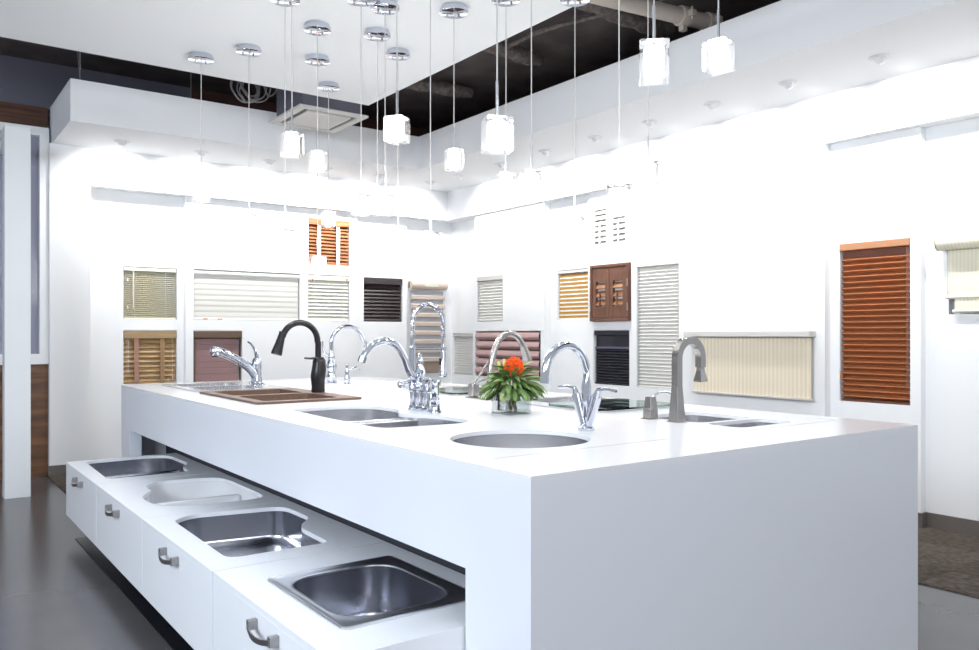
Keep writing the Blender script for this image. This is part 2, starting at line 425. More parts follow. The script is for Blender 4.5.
# holes cut in the worktop for the undermount bowls
O_round = circle(1.69, 2.127, .235)
O_double = rpoly([(1.455, 2.655), (1.80, 2.615), (1.885, 2.70), (1.875, 2.93), (1.79, 3.06), (1.79, 3.12), (1.885, 3.27), (1.87, 3.50), (1.76, 3.585), (1.475, 3.575), (1.455, 3.12)], [.06, .08, .06, .08, .05, .05, .08, .06, .08, .05, .1])
O_r1a = rrect(2.55, 2.075, 2.90, 2.40, .06)
O_r1b = rrect(2.54, 1.875, 2.89, 2.045, .05)
O_r2 = rrect(2.60, 2.66, 2.98, 3.30, .05)
O_r3 = rrect(2.585, 3.84, 2.99, 4.385, .05)
O_r4 = rrect(2.58, 4.60, 2.96, 5.45, .07)
O_brown = rrect(1.47, 3.93, 1.985, 4.80, .03)
O_far = rrect(1.49, 5.0, 2.0, 5.70, .03)
wt = slab_with_holes('worktop', [(IX0, IY0), (IX1, IY0), (IX1, IY1), (IX0, IY1)], [O_round, O_double, O_r1a, O_r1b, O_r2, O_r3, O_r4, O_brown, O_far], zb, IZ, M['top'])
tag(wt, 'glossy white worktop with cut-outs for sinks, lying on the island', 'worktop')
sm = MB().box(1.359, 1.822, IZ, 2.08, 1.8245, IZ + .0004).box(2.434, 1.812, IZ, 3.08, 1.8145, IZ + .0004).box(3.08, 1.8125, IZ, 3.0825, 1.9, IZ + .0004)
obj('joint_line', sm, M['seam'], wt, False)

# ================================================================== SINKS
def bowl_mesh(outline, z0, depth, flange=.012, fillet=.03, drain=True):
    mb = MB(); steps = [(outline, z0)]
    d0 = offset(outline, .006); steps.append((d0, z0 - depth + fillet))
    for k in range(1, 5):
        a = k / 4 * pi / 2
        steps.append((offset(d0, fillet * (1 - cos(a))), z0 - depth + fillet * (1 - sin(a))))
    rings = [[(x, y, z) for x, y in o] for o, z in steps]
    if flange: rings.insert(0, [(x, y, z0) for x, y in offset(outline, -flange)])
    mb.loft(rings, cap0=False, cap1=False)
    last = rings[-1]; n = len(last)
    cx = sum(p[0] for p in last) / n; cy = sum(p[1] for p in last) / n
    mb.add(last + [(cx, cy, z0 - depth - .004)], [(i, (i + 1) % n, n) for i in range(n)])
    return mb, (cx, cy, z0 - depth)
def drain(p, parent, m):
    mb = MB().lathe([(.045, .0), (.043, .004), (.03, .004), (.026, .001), (.001, .001)], (p[0], p[1], p[2] - .002))
    obj('drain', mb, m, parent)

def undermount(label, outlines, z0, depth, m, group=None, name='undermount_sink', divider=None):
    cx = sum(p[0] for p in outlines[0]) / len(outlines[0]); cy = sum(p[1] for p in outlines[0]) / len(outlines[0])
    t = thing(name, label, 'sink', (cx, cy, z0 - depth), 0, group)
    for o in outlines:
        o2 = [(x - cx, y - cy) for x, y in o]
        mb, c = bowl_mesh(o2, depth, depth)
        obj('bowl', mb, m, t)
        drain(c, t, M['chrome'])
    if divider:
        for d in divider:
            mb = MB().box(d[0] - cx, d[1] - cy, .0, d[2] - cx, d[3] - cy, d[4])
            obj('divider', mb, m, t, True, .008, 3)
    return t

UZ = zb - .001
undermount('round brushed steel undermount bowl nearest the corner of the island worktop', [O_round], UZ, .17, M['steel'])
undermount('double bowl steel undermount sink in the worktop before the bridge faucet', [O_double], UZ, .19, M['steel'], divider=[(1.46, 3.085, 1.80, 3.10, .187), (1.46, 3.005, 1.84, 3.02, .187)])
undermount('two separate steel bowls sunk in the worktop beside the square nickel faucet', [O_r1a, O_r1b], UZ, .18, M['steel'])
undermount('white undermount sink at the far right of the worktop, beside the soap dispenser', [O_r4], UZ, .16, M['ceramic'])

def dropin(label, x0, y0, x1, y1, z, bowls, m, depth=.16, rim=.006, r=.03, name='drop_in_sink', hr=.07):
    t = thing(name, label, 'sink', (x0, y0, z))
    L = lambda o: [(x - x0, y - y0) for x, y in o]
    holes = [L(b) for b in bowls]
    if len(holes) == 1:      # pressed rim: raised outer edge, shallow channel, rolled lip into the bowl
        n_ = 8; hole = rrect(bowls[0][0][0] * 0 + .04, .055, x1 - x0 - .045, y1 - y0 - .05, hr, n_); holes = [hole]
        out = rrect(0, 0, x1 - x0, y1 - y0, r, n_); mb = MB()
        seq = [(out, .0005), (out, .005), (offset(out, .003), .008), (offset(out, .007), .008), (offset(out, .012), .0055), (offset(hole, -.012), .0055), (offset(hole, -.005), .005), (offset(hole, -.001), .0025), (hole, -.002)]
        mb.loft([[(x, y, z_) for x, y in o] for o, z_ in seq], cap0=False, cap1=False)
        obj('rim', mb, M['rimsteel'] if m is not M['granite'] else m, t); rim = -.001
    else:
        slab_with_holes('rim', rrect(0, 0, x1 - x0, y1 - y0, r), holes, .0005, rim, m, t)
    for h in holes:
        mb, c = bowl_mesh(h, rim - .0005, depth, flange=0, fillet=.045)
        obj('bowl', mb, m, t); drain(c, t, M['chrome'])
    return t
dropin('brown granite two bowl drop in sink under the black faucet', 1.443, 3.895, 2.02, 4.86, IZ, [rrect(1.50, 3.96, 1.91, 4.36, .03), rrect(1.50, 4.41, 1.91, 4.78, .03)], M['granite'], .18, .012, .02)
dropin('steel drop in sink at the far left end of the worktop', 1.455, 4.915, 2.045, 5.745, IZ, [rrect(1.51, 5.02, 1.90, 5.33, .04), rrect(1.51, 5.38, 1.90, 5.68, .04)], M['steel'], .16, .008)
dropin('steel drop in sink partly under a dark glass board behind the two handle faucet', 2.505, 2.60, 3.04, 3.37, IZ, [rrect(2.62, 2.68, 2.96, 2.97, .04), rrect(2.62, 3.01, 2.96, 3.29, .04)], M['steel'], .14, .008)
dropin('steel drop in sink under a clear glass board beside the spring faucet', 2.56, 3.80, 3.02, 4.42, IZ, [rrect(2.66, 3.88, 2.96, 4.34, .05)], M['steel'], .14, .008)
b1 = thing('cutting_board', 'dark tinted glass cutting board lying on the sink right of the two handle faucet', 'cutting board', (2.53, 2.58, IZ + .009))
obj('glass_plate', MB().prism(rrect(0, 0, .50, .40, .03), 0, .008), M['board'], b1)
obj('foot', MB().lathe([(.008, -.0005), (.008, 0.0)], (.05, .05, 0)), M['black'], b1)
b2 = thing('cutting_board', 'pale glass cutting board lying on the sink left of the flower vase', 'cutting board', (2.55, 3.79, IZ + .009))
obj('glass_plate', MB().prism(rrect(0, 0, .40, .40, .03), 0, .008), M['board'], b2)
sb = thing('strainer_basket', 'small steel strainer basket standing beyond the pale glass board', 'strainer', (2.68, 4.50, IZ))
obj('cup', MB().lathe([(.05, 0), (.065, .03), (.075, .035), (.07, .03), (.055, .004), (.001, .004)]), M['steel'], sb)
obj('knob', MB().lathe([(.006, .004), (.006, .025), (.012, .03), (.012, .036), (.001, .038)]), M['chrome'], sb)

# ================================================================== DRAWERS UNDER THE ISLAND
DZ0, DZ1, DX = .13, .46, .862
seams = [5.645, 4.707, 3.710, 2.748, 1.822]
DO = [
    rpoly([(.945, 4.845), (1.385, 4.84), (1.40, 5.05), (1.465, 5.13), (1.455, 5.56), (1.33, 5.62), (.96, 5.60)], [.05, .05, .06, .06, .09, .08, .08]),
    smooth_closed([(.973, 4.06), (1.00, 3.955), (1.10, 3.875), (1.27, 3.845), (1.40, 3.842), (1.468, 3.90), (1.475, 4.15), (1.468, 4.46), (1.40, 4.555), (1.25, 4.59), (1.15, 4.585), (1.075, 4.52), (1.055, 4.42), (1.055, 4.36), (1.005, 4.27), (.975, 4.18)]),
    rpoly([(.955, 2.875), (1.345, 2.87), (1.352, 3.18), (1.46, 3.31), (1.455, 3.60), (1.06, 3.675), (.962, 3.60)], [.06, .04, .07, .05, .08, .05, .05]),
    rrect(1.0, 2.03, 1.395, 2.51, .10)]
dl = ['low white cabinet at the far left end, holding a small steel sink', 'second low white cabinet from the far left, holding the white ceramic sink',
      'third low white cabinet from the far left, holding the notched steel sink', 'nearest low white cabinet, holding the rectangular drop in sink']
for i in range(4):
    y1, y0 = seams[i] - .0035, seams[i + 1] + .0035
    t = thing('base_cabinet', dl[i], 'cabinet', (DX, y0, DZ0), 0, 'low white cabinets under the island')
    L = y1 - y0
    obj('front', MB().box(0, 0, 0, .02, L, DZ1 - DZ0 - .018), M['drawer'], t, False, .0015)
    slab_with_holes('top', [(0, 0), (.662, 0), (.662, L), (0, L)], [[(x - DX, y - y0) for x, y in DO[i]]], DZ1 - DZ0 - .018, DZ1 - DZ0, M['drawer'], t)
    obj('box', MB().box(.02, .0, 0, .662, .008, DZ1 - DZ0 - .018).box(.02, L - .008, 0, .662, L, DZ1 - DZ0 - .018).box(.02, .008, 0, .662, L - .008, .015), M['drawer'], t, False)
    hy = (5.165, 4.235, 3.235, 2.25)[i] - y0; hz = .405 - DZ0
    hb = obj('handle', MB().tube([(-.028 - .012 * cos(pi * k / 12 - pi / 2) , hy + .088 * (k / 6 - 1), hz - .012 * sin(pi * k / 12)) for k in range(13)], [.012] * 13, 4, 1.0, .32, pi / 4, (0, 0, 1)), M['handle'], t, False, .0015)
    for sgn in (-1, 1):
        obj('post', MB().box(-.030, hy + sgn * .083 - .008, hz - .014, 0, hy + sgn * .083 + .008, hz + .016), M['handle'], hb, False, .002)
dz = DZ1 - .0185
undermount('small steel sink with a notched corner in the far end cabinet top', [DO[0]], dz, .15, M['steeldark'], divider=[(.955, 5.05, 1.39, 5.07, .147)])
undermount('white kidney shaped ceramic sink set in the second cabinet top', [DO[1]], dz, .14, M['ceramic'], divider=[(1.01, 4.20, 1.46, 4.225, .118)])
undermount('notched brushed steel sink set in the third cabinet top', [DO[2]], dz, .135, M['steeldark'])
dropin('big rectangular drop in steel sink in the nearest cabinet top', .970, 1.985, 1.432, 2.550, DZ1, [DO[3]], M['steeldark'], .19, .006, .025, hr=.12)

# ================================================================== FAUCETS  (spout towards local +X)
def faucet(name, label, x, y, rz=0, z=IZ): return thing(name, label, 'faucet', (x, y, z), rz)
RR = pi
# angled pull-out faucet on the far steel sink
t = faucet('pull_out_faucet', 'chrome pull out faucet with angled spray arm, leftmost on the worktop', 2.0, 5.42, RR, IZ + .008)
obj('deck_plate', MB().lathe([(.13, 0), (.13, .004), (.115, .012), (.03, .018), (.001, .018)], sx=.24, sy=1.0), M['chrome'], t)
obj('body', MB().lathe([(.037, .0), (.038, .02), (.032, .05), (.031, .09), (.034, .13), (.032, .16), (.02, .178), (.001, .18)]), M['chrome'], t)
obj('spout', MB().tube(spline([(.0, 0, .04), (.03, 0, .085), (.07, 0, .125), (.12, 0, .16)]), [.031] * 19, 16), M['chrome'], t)
h = obj('spray_head', MB().tube(spline([(.12, 0, .16), (.19, 0, .197), (.25, 0, .222), (.285, 0, .232)]), [.026 + .003 * sin(k / 18 * pi) for k in range(19)], 16).lathe([(.028, -.022), (.033, -.005), (.033, .022), (.022, .036), (.001, .038)], (.285, 0, .222)), M['chrome'], t)
obj('nozzle', MB().lathe([(.02, -.028), (.022, -.021)], (.285, 0, .218)), M['black'], h)
obj('lever', MB().tube(spline([(-.005, 0, .16), (0, 0, .20), (.012, 0, .235), (.035, 0, .268), (.065, 0, .292)]), [.022 - .0006 * k for k in range(25)], 12, 1.2, .7), M['chrome'], t)
# black pull-down faucet
t = faucet('pull_down_faucet', 'matte black gooseneck pull down faucet on the brown granite sink', 1.985, 4.385, RR, IZ + .012)
obj('body', MB().loft([[(cx + r * cos(2 * pi * k / 20), r * sin(2 * pi * k / 20), z) for k in range(20)] for r, z, cx in [(r_ * 1.14, z_, c_) for r_, z_, c_ in
    [(.034, 0, 0), (.035, .01, 0), (.0335, .03, .0), (.036, .07, .002), (.038, .10, .0), (.037, .13, -.004), (.034, .16, -.006), (.033, .185, -.006), (.028, .193, -.006)]]]), M['bronze'], t)
nk = [(0, 0, .185), (0, 0, .24), (0, 0, .285)] + arc(.112, .295, .108, 180, 14, 16)
obj('neck', MB().tube(nk, .0175, 16), M['bronze'], t)
h = obj('spray_head', MB().tube([(.2165, 0, .345), (.224, 0, .32), (.236, 0, .28), (.25, 0, .235), (.254, 0, .222)], [.0185, .021, .025, .031, .031], 18), M['bronze'], t)
obj('collar', MB().tube([(.2155, 0, .350), (.2175, 0, .341)], .0205, 18), M['black'], h)
obj('lever', MB().tube([(-.03, 0, .196), (.0, 0, .197), (.05, 0, .197), (.082, 0, .199)], [.012, .014, .011, .009], 12, 1.3, .6), M['bronze'], t)
# tall ornate chrome pull-down and its dispenser
t = faucet('pull_down_faucet', 'ornate chrome gooseneck pull down faucet directly behind the black faucet', 2.50, 5.30)
obj('body', MB().lathe([(.042, 0), (.042, .006), (.032, .012), (.03, .03), (.037, .045), (.032, .06), (.027, .075), (.034, .10), (.037, .125), (.03, .15), (.022, .17), (.026, .18), (.021, .20), (.017, .23), (.001, .232)]), M['chrome'], t)
obj('neck', MB().tube([(0, 0, .22), (0, 0, .27)] + arc(.125, .285, .125, 180, 35, 16, .12), .015, 14), M['chrome'], t)
h = obj('spray_head', MB().tube([(.2274, 0, .354), (.245, 0, .325), (.262, 0, .285), (.272, 0, .262)], [.014, .018, .021, .018], 16), M['chrome'], t)
obj('button', MB().ball((.267, 0, .312), .008), M['black'], h)
obj('lever', MB().tube(spline([(-.015, .02, .19), (-.04, .03, .215), (-.05, .035, .26), (-.052, .035, .30)]), [.011 - .0003 * k for k in range(19)], 10), M['chrome'], t)
t = thing('soap_dispenser', 'chrome soap dispenser right of the ornate chrome faucet', 'soap dispenser', (2.544, 5.14, IZ))
obj('body', MB().lathe([(.026, 0), (.026, .005), (.018, .012), (.022, .03), (.02, .05), (.013, .07), (.017, .085), (.012, .10), (.008, .12), (.011, .13), (.008, .142), (.001, .146)]), M['chrome'], t)
obj('spout', MB().tube(spline([(0, 0, .085), (.035, 0, .105), (.07, 0, .115), (.098, 0, .098)]), [.007] * 19, 10), M['chrome'], t)
# traditional bridge faucet
t = faucet('bridge_faucet', 'chrome bridge faucet with curved spout and side valves behind the double bowl sink', 1.925, 3.155, RR)
col = [(.025, 0), (.025, .008), (.020, .012), (.020, .022), (.0165, .026), (.0165, .085), (.021, .09), (.021, .115), (.018, .12), (.018, .13)]
obj('column', MB().lathe(col + [(.020, .16), (.026, .175), (.02, .195), (.015, .205), (.012, .215), (.017, .228), (.012, .242), (.006, .25), (.009, .258), (.001, .266)]), M['chrome'], t)
obj('spout', MB().tube(spline([(0, 0, .165), (.03, 0, .158), (.055, 0, .18), (.08, 0, .24), (.12, 0, .297), (.18, 0, .32), (.235, 0, .307), (.275, 0, .27), (.292, 0, .24)]), [.0195 - .00012 * k for k in range(49)], 14), M['chrome'], t)
obj('nozzle', MB().tube([(.288, 0, .252), (.296, 0, .228)], .018, 14), M['chrome'], t)
for sgn in (-1, 1):
    v = obj('valve', MB().lathe(col + [(.021, .145), (.012, .155), (.001, .156)], (0, sgn * .058, 0)).tube([(0, sgn * .058, .095), (0, 0, .095)], .012, 12), M['chrome'], t)
    obj('valve_handle', MB().tube([(.0, sgn * .058, .14), (.035, sgn * .07, .125)], .008, 10).ball((.052, sgn * .075, .118), .02), M['chrome'], v)
t = thing('side_sprayer', 'short chrome side sprayer standing right of the bridge faucet', 'sprayer', (1.93, 3.03, IZ))
obj('holder', MB().lathe([(.026, 0), (.026, .006), (.021, .014), (.02, .05), (.024, .06), (.018, .07), (.001, .07)]), M['chrome'], t)
obj('spray_head', MB().lathe([(.015, .07), (.019, .09), (.017, .12), (.02, .14), (.013, .15), (.001, .152)]).tube([(.018, 0, .12), (.022, 0, .145)], .006, 8), M['chrome'], t)
# professional spring faucet
t = faucet('spring_faucet', 'tall chrome spring faucet with coiled hose arch in front of the striped roman shade', 2.514, 4.205)
obj('column', MB().lathe([(.03, 0), (.03, .008), (.024, .015), (.022, .05), (.0215, .27), (.017, .275), (.013, .28), (.013, .34), (.001, .341)]), M['chrome'], t)
path = [(0, 0, .33), (0, 0, .38)] + arc(.11, .41, .11, 180, 0, 20, .12) + [(.22, 0, .36), (.22, 0, .33), (.22, 0, .25)]
obj('hose', MB().tube(path, .0095, 10), M['steeldark'], t)
sp = []
pl = [Vector(p) for p in spline(path[:-1], 3)]
seg = [0]
for i in range(1, len(pl)): seg.append(seg[-1] + (pl[i] - pl[i - 1]).length)
n = 42 * 10
j = 0
for k in range(n + 1):
    s_ = seg[-1] * k / n
    while j < len(pl) - 2 and seg[j + 1] < s_: j += 1
    f_ = (s_ - seg[j]) / max(seg[j + 1] - seg[j], 1e-6)
    p = pl[j].lerp(pl[j + 1], f_); tdir = (pl[j + 1] - pl[j]).normalized(); nv = Vector((tdir.z, 0, -tdir.x))
    a = 2 * pi * k / 10
    sp.append(tuple(p + nv * (.0125 * cos(a)) + Vector((0, 1, 0)) * (.0125 * sin(a))))
obj('spring', MB().tube(sp, .0036, 5), M['chrome'], t)
obj('arm', MB().tube([(0, 0, .262), (.22, 0, .258)], .008, 10).lathe([(.02, .248), (.02, .27)], (.22, 0, 0)), M['chrome'], t)
h = obj('spray_head', MB().lathe([(.024, .085), (.026, .095), (.022, .115), (.017, .13), (.018, .22), (.014, .25), (.012, .29), (.001, .291)], (.22, 0, 0)), M['chrome'], t)
obj('trigger', MB().box(.202, -.007, .16, .194, .007, .20).tube([(.202, 0, .19), (.19, 0, .17)], .006, 8), M['black'], h)
obj('lever', MB().tube([(0, -.02, .10), (0, -.05, .11), (.0, -.06, .17)], .006, 8), M['chrome'], t)
# satin nickel pull-down behind the vase
t = faucet('pull_down_faucet', 'satin nickel pull down faucet arching up behind the flower vase', 2.548, 3.46)
obj('deck_plate', MB().prism(rrect(-.03, -.09, .03, .21, .028), 0, .006), M['nickel'], t)
obj('body', MB().lathe([(.03, .006), (.028, .02), (.024, .06), (.021, .10), (.020, .12), (.001, .121)]), M['nickel'], t)
obj('neck', MB().tube([(0, 0, .11)] + spline([(.002, 0, .16), (.018, 0, .235), (.055, 0, .315), (.112, 0, .352), (.165, 0, .345), (.205, 0, .31), (.23, 0, .268)], 5), [.017] + [.0165] * 31, 16), M['nickel'], t)
h = obj('spray_head', MB().tube([(.222, 0, .285), (.236, 0, .255), (.254, 0, .205)], [.0185, .022, .026], 18), M['nickel'], t)
obj('button', MB().ball((.224, 0, .245), .009, sc=(.6, 1, 1.6)), M['black'], h)
v = obj('handle_base', MB().box(-.024, .13, .006, .024, .178, .082), M['nickel'], t, True, .008, 3)
obj('lever', MB().tube([(0, .154, .08), (.05, .135, .15), (.075, .125, .195)], [.007, .006, .0055], 10), M['nickel'], v)
# two-handle bar faucet
t = faucet('two_handle_faucet', 'chrome two handle bar faucet with V shaped body behind the round bowl', 2.022, 2.158, RR)
obj('base', MB().lathe([(.03, 0), (.03, .01), (.024, .016), (.02, .022), (.001, .022)]), M['chrome'], t)
for sgn in (-1, 1):
    v = obj('valve', MB().tube([(0, sgn * .012, .018), (0, sgn * .028, .06), (0, sgn * .052, .128)], [.013, .0165, .0205], 16), M['chrome'], t)
    obj('lever', MB().tube([(0, sgn * .052, .125), (0, sgn * .058, .142), (0, sgn * .064, .152), (.0, sgn * .10, .155), (0, sgn * .15, .15)], [.014, .011, .009, .007, .006], 10), M['chrome'], v)
obj('neck', MB().tube([(0, 0, .05), (0, 0, .10), (0, 0, .16), (0, 0, .22)] + arc(.097, .212, .097, 180, 0, 18) + [(.196, 0, .20), (.197, 0, .185)], [.013, .017, .0175] + [.0148] * 22, 16), M['chrome'], t)
obj('aerator', MB().tube([(.1965, 0, .195), (.1973, 0, .178)], .0163, 16), M['chrome'], t)
# square nickel faucet
t = faucet('square_faucet', 'square section nickel faucet, rightmost on the worktop beside the twin bowls', 2.506, 2.151)
q4 = sqrt(2) / 2
obj('base', MB().loft([[(sx * w, sy * w, z) for sx, sy in ((-1, -1), (1, -1), (1, 1), (-1, 1))] for w, z in [(.03, 0), (.03, .004), (.024, .005), (.0155, .14)]]), M['nickel'], t, False, .001)
sq = [(0, 0, .135), (0, 0, .23)] + arc(.072, .25, .072, 180, 0, 16, .075) + [(.144, 0, .215)]
obj('neck', MB().tube(sq, .0212, 4, 1, 1, pi / 4), M['nickel'], t, True)
obj('spray_head', MB().loft([[(.144 + sx * w, sy * w, z) for sx, sy in ((-1, -1), (1, -1), (1, 1), (-1, 1))] for w, z in [(.018, .155), (.021, .16), (.0125, .20), (.0115, .215)]]), M['nickel'], t, False, .001)
v = obj('handle_base', MB().loft([[(sx * w, .14 + sy * w, z) for sx, sy in ((-1, -1), (1, -1), (1, 1), (-1, 1))] for w, z in [(.028, 0), (.028, .004), (.022, .005), (.021, .045), (.02, .046), (.015, .092)]]), M['nickel'], t, False, .001)
obj('lever', MB().tube(spline([(.0, .135, .085), (.01, .115, .105), (.015, .08, .115), (.01, .03, .11)]), .0042, 8), M['steeldark'], v)

# ================================================================== VASE WITH FLOWERS
vx, vy = 2.195, 2.825
t = thing('glass_vase', 'square clear glass vase of water standing near the middle of the worktop', 'vase', (vx, vy, IZ))
s = .063
vs = MB()
ring = lambda d, z: [(-d, -d, z), (d, -d, z), (d, d, z), (-d, d, z)]
vs.loft([ring(s, 0), ring(s, .10), ring(s - .006, .10), ring(s - .006, .012)])
obj('glass', vs, M['glass'], t, False, .001)
obj('water', MB().loft([ring(s - .0065, .0125), ring(s - .0065, .055)]), M['water'], t, False)
t = thing('flower_bouquet', 'green leafy bouquet with one orange bloom standing in the glass vase', 'flowers', (vx, vy, IZ + .013))
st = MB(); rnd = random.Random(3)
for k in range(14):
    a = rnd.uniform(0, 2 * pi); r0, r1 = rnd.uniform(.0, .04), rnd.uniform(.0, .03)
    st.tube([(r0 * cos(a), r0 * sin(a), .002), (r1 * cos(a + 1), r1 * sin(a + 1), .11)], .0035, 6)
obj('stems', st, M['stem'], t)
def leaf(mb, base, az, el, L, W, droop):
    rows = []; n = 7
    d = Vector((cos(az), sin(az), 0)); side = Vector((-sin(az), cos(az), 0)); p = Vector(base); e = el
    tw = rnd.uniform(-.7, .7)
    for i in range(n + 1):
        tt = i / n; w = W * max(sin(pi * (tt * .93 + .05)) ** .9, .06) * .5
        dirv = d * cos(e) + Vector((0, 0, 1)) * sin(e); up = d * -sin(e) + Vector((0, 0, 1)) * cos(e)
        sv = side * cos(tw) + up * sin(tw); un = up * cos(tw) - side * sin(tw)
        rows.append([p - sv * w + un * w * .3, p, p + sv * w + un * w * .3])
        p = p + dirv * (L / n); e -= droop / n
        if p.z < .05: p.z = .05; e = max(e, .0)
    mb.loft(rows, close=False, cap0=False, cap1=False)
lv = [MB(), MB()]
for k in range(230):
    az = rnd.uniform(0, 2 * pi); u = rnd.random()
    el = 1.0 - 1.6 * u ** .8
    rb = rnd.uniform(.015, .065) * (.4 + u); base = (rb * cos(az), rb * sin(az), .098 + .06 * (1 - u) * rnd.uniform(.4, 1.2))
    leaf(lv[0 if rnd.random() < .74 else 1], base, az, el, rnd.uniform(.075, .138) * (0.7 if el > .5 else 1), rnd.uniform(.017, .028), rnd.uniform(.2, 1.1))
obj('leaves', lv[0], M['leaf'], t)
obj('pale_leaves', lv[1], M['leafl'], t)
fm = MB()
for k in range(380):     # dome of narrow petals
    u = rnd.random(); v_ = rnd.random() * 2 * pi; th = u ** .5 * 1.75
    n_ = Vector((sin(th) * cos(v_), sin(th) * sin(v_), cos(th)))
    c0 = Vector((.0, -.02, .185)) + Vector((n_.x * .037, n_.y * .037, n_.z * .045))
    fm.tube([c0 - n_ * .008, c0 + n_ * .006, c0 + n_ * .009], [.004, .0036, .001], 5)
fm.ball((.0, -.02, .185), .038, sc=(1, 1, 1.2))
obj('bloom', fm, M['petal'], t)
bd = MB()
for k, a in enumerate((.3, 1.5, 2.6)):
    bd.tube(spline([(.03 * cos(a), .03 * sin(a), .12), (.05 * cos(a), .05 * sin(a), .185), (.058 * cos(a), .058 * sin(a), .215 + .01 * (k % 2))]), [.005 + .003 * sin(pi * i / 12) for i in range(13)], 7)
obj('buds', bd, M['label'], t)

# ================================================================== BLINDS
def place(side, face, u0, u1, z0):
    return ((u0, face, z0), 0.0) if side == 'L' else ((face, u1, z0), -pi / 2)
def blind(name, label, side, face, u0, u1, z0, group='window blind samples on the walls', cat='window blind'):
    loc, rz = place(side, face, u0, u1, z0)
    return thing(name, label, cat, loc, rz, group), u1 - u0
def rx(a): return Matrix.Rotation(a, 3, 'X')
def slats(w, z0, z1, n, depth, tilt, th=.0025, y=.03, x0=.004):
    mb = MB()
    for k in range(n):
        z = z0 + (z1 - z0) * (k + .5) / n
        mb.obox((w / 2, y, z), (w - 2 * x0, depth, th), rx(tilt))
    return mb
def cords(xs, z0, z1, y, r=.0012):
    mb = MB()
    for x in xs: mb.tube([(x, y, z0), (x, y, z1)], r, 5)
    return mb
def cord_set(t, name, xs, z0, z1, y, r, m):
    for x in xs: obj(name, cords([x], z0, z1, y, r), m, t)
def slat_blind(t, w, h, n, msl, mrail, railh, depth, tilt, th, cordx=(), tapes=(), proud=0.0, pull=None, mcord=None):
    obj('headrail', MB().box(.002, .004 - proud, h - railh, w - .002, .05, h - .003), mrail, t, False, .002)
    obj('slats', slats(w, .018, h - railh - .002, n, depth, tilt, th), msl, t, False)
    obj('bottom_rail', MB().box(.004, .016, .003, w - .004, .045, .016), mrail, t, False, .002)
    cord_set(t, 'ladder_cord', cordx, .016, h - railh, .011, .0012, mcord or M['cordw'])
    for x, m_ in tapes: obj('tape', MB().box(x - .022, .001, .01, x + .022, .0025, h - railh), m_, t, False)
    if pull:
        x, zl, m_ = pull
        obj('pull_cord', cords([x + .004], zl - .001, h - railh, .004).lathe([(.003, 0), (.006, -.004), (.005, -.02), (.001, -.022)], (x + .004, .004, zl)), m_, t)

zM, zL, zH = MI[0], LO[0], HI[0]
fA, fB, fC, fD = YL + .16, YL + .09, YL + .13, YL + .18
# --- left wall
t, w = blind('venetian_blind', 'olive beige mini blind with white wand, upper left on the left wall', 'L', fA, 1.738, 2.221, zM)
slat_blind(t, w, .497, 23, M['olive'], M['cream'], .035, .018, radians(38), .002, (.1, .38))
obj('wand', cords([.085], .10, .46, .002, .004), M['white'], t)
for z in (.10, .36): obj('cord_joiner', MB().box(.03, .001, z, .04, .006, z + .03), M['white'], t, False)
t, w = blind('wooden_blind', 'tan bamboo slat blind with brown tapes, below the olive mini blind', 'L', fA, 1.738, 2.219, zL)
slat_blind(t, w, .507, 9, M['bamboo'], M['bamboov'], .075, .046, radians(60), .003, (), ((.115, M['tape']), (.35, M['tapetan'])), .012, (.44, .06, M['cordw']))
cord_set(t, 'lift_cord', [.03, .045], .10, .43, .006, .0018, M['cordw'])
t, w = blind('roller_shade', 'wide white sheer banded roller shade with two orange tabs on its hem', 'L', fB, 2.366, 3.467, zM)
obj('roller', MB().tube([(.002, .03, .468), (w - .002, .03, .468)], .026, 16), M['white'], t)
mb = MB(); n = 8; prof = []
for k in range(n):
    z1_ = .455 - k * .0545; prof += [(.028, z1_), (.0265, z1_ - .03), (.0305, z1_ - .0535)]
prof.append((.028, .455 - n * .0545))
mb.loft([[(.008, y, z), (w - .008, y, z)] for y, z in prof], close=False, cap0=False, cap1=False)
obj('fabric', mb, M['sheer'], t, False)
obj('bottom_bar', MB().box(.006, .02, .004, w - .006, .036, .019), M['white'], t, False, .003)
for x in (.115, .26): obj('tab', MB().box(x - .022, .012, .004, x + .022, .02, .016), M['rust'], t, False)['label'] = 'orange brown tab'
t, w = blind('roller_shade', 'burgundy roller shade in a brown cassette behind the leftmost faucet', 'L', fB, 2.362, 2.844, zL)
obj('cassette', MB().box(.002, -.01, .43, w - .002, .055, .507), M['burgbox'], t, False, .012, 4)
mb = MB(); prof = []
for k in range(7): z1_ = .43 - k * .059; prof += [(.03, z1_), (.026, z1_ - .004), (.026, z1_ - .055)]
prof.append((.03, .43 - 7 * .059))
mb.loft([[(.02, y, z), (w - .03, y, z)] for y, z in prof], close=False, cap0=False, cap1=False)
obj('fabric', mb, M['burg'], t, False)
obj('side_channel', MB().box(.002, .012, 0.002, .022, .055, .43), M['burgbox'], t, False); obj('side_channel', MB().box(w - .012, .03, .002, w - .002, .055, .43), M['burgbox'], t, False)
obj('bottom_bar', MB().box(.02, .018, .004, w - .03, .034, .018), M['burg'], t, False, .003)
t, w = blind('wooden_blind', 'rust orange slat blind with two white tapes, topmost on the left wall', 'L', fB, 3.566, 4.048, zH)
slat_blind(t, w, .492, 11, M['rust'], M['rust'], .065, .05, radians(48), .003, (), ((.12, M['white']), (.345, M['white'])), .012)
t, w = blind('venetian_blind', 'cream faux wood slat blind with pull cords under the rust orange blind', 'L', fB, 3.561, 4.045, zM)
slat_blind(t, w, .497, 11, M['creamslat'], M['cream'], .055, .05, radians(62), .003, (.07, .24, .42), (), .0, (.035, .38, M['cordw']))
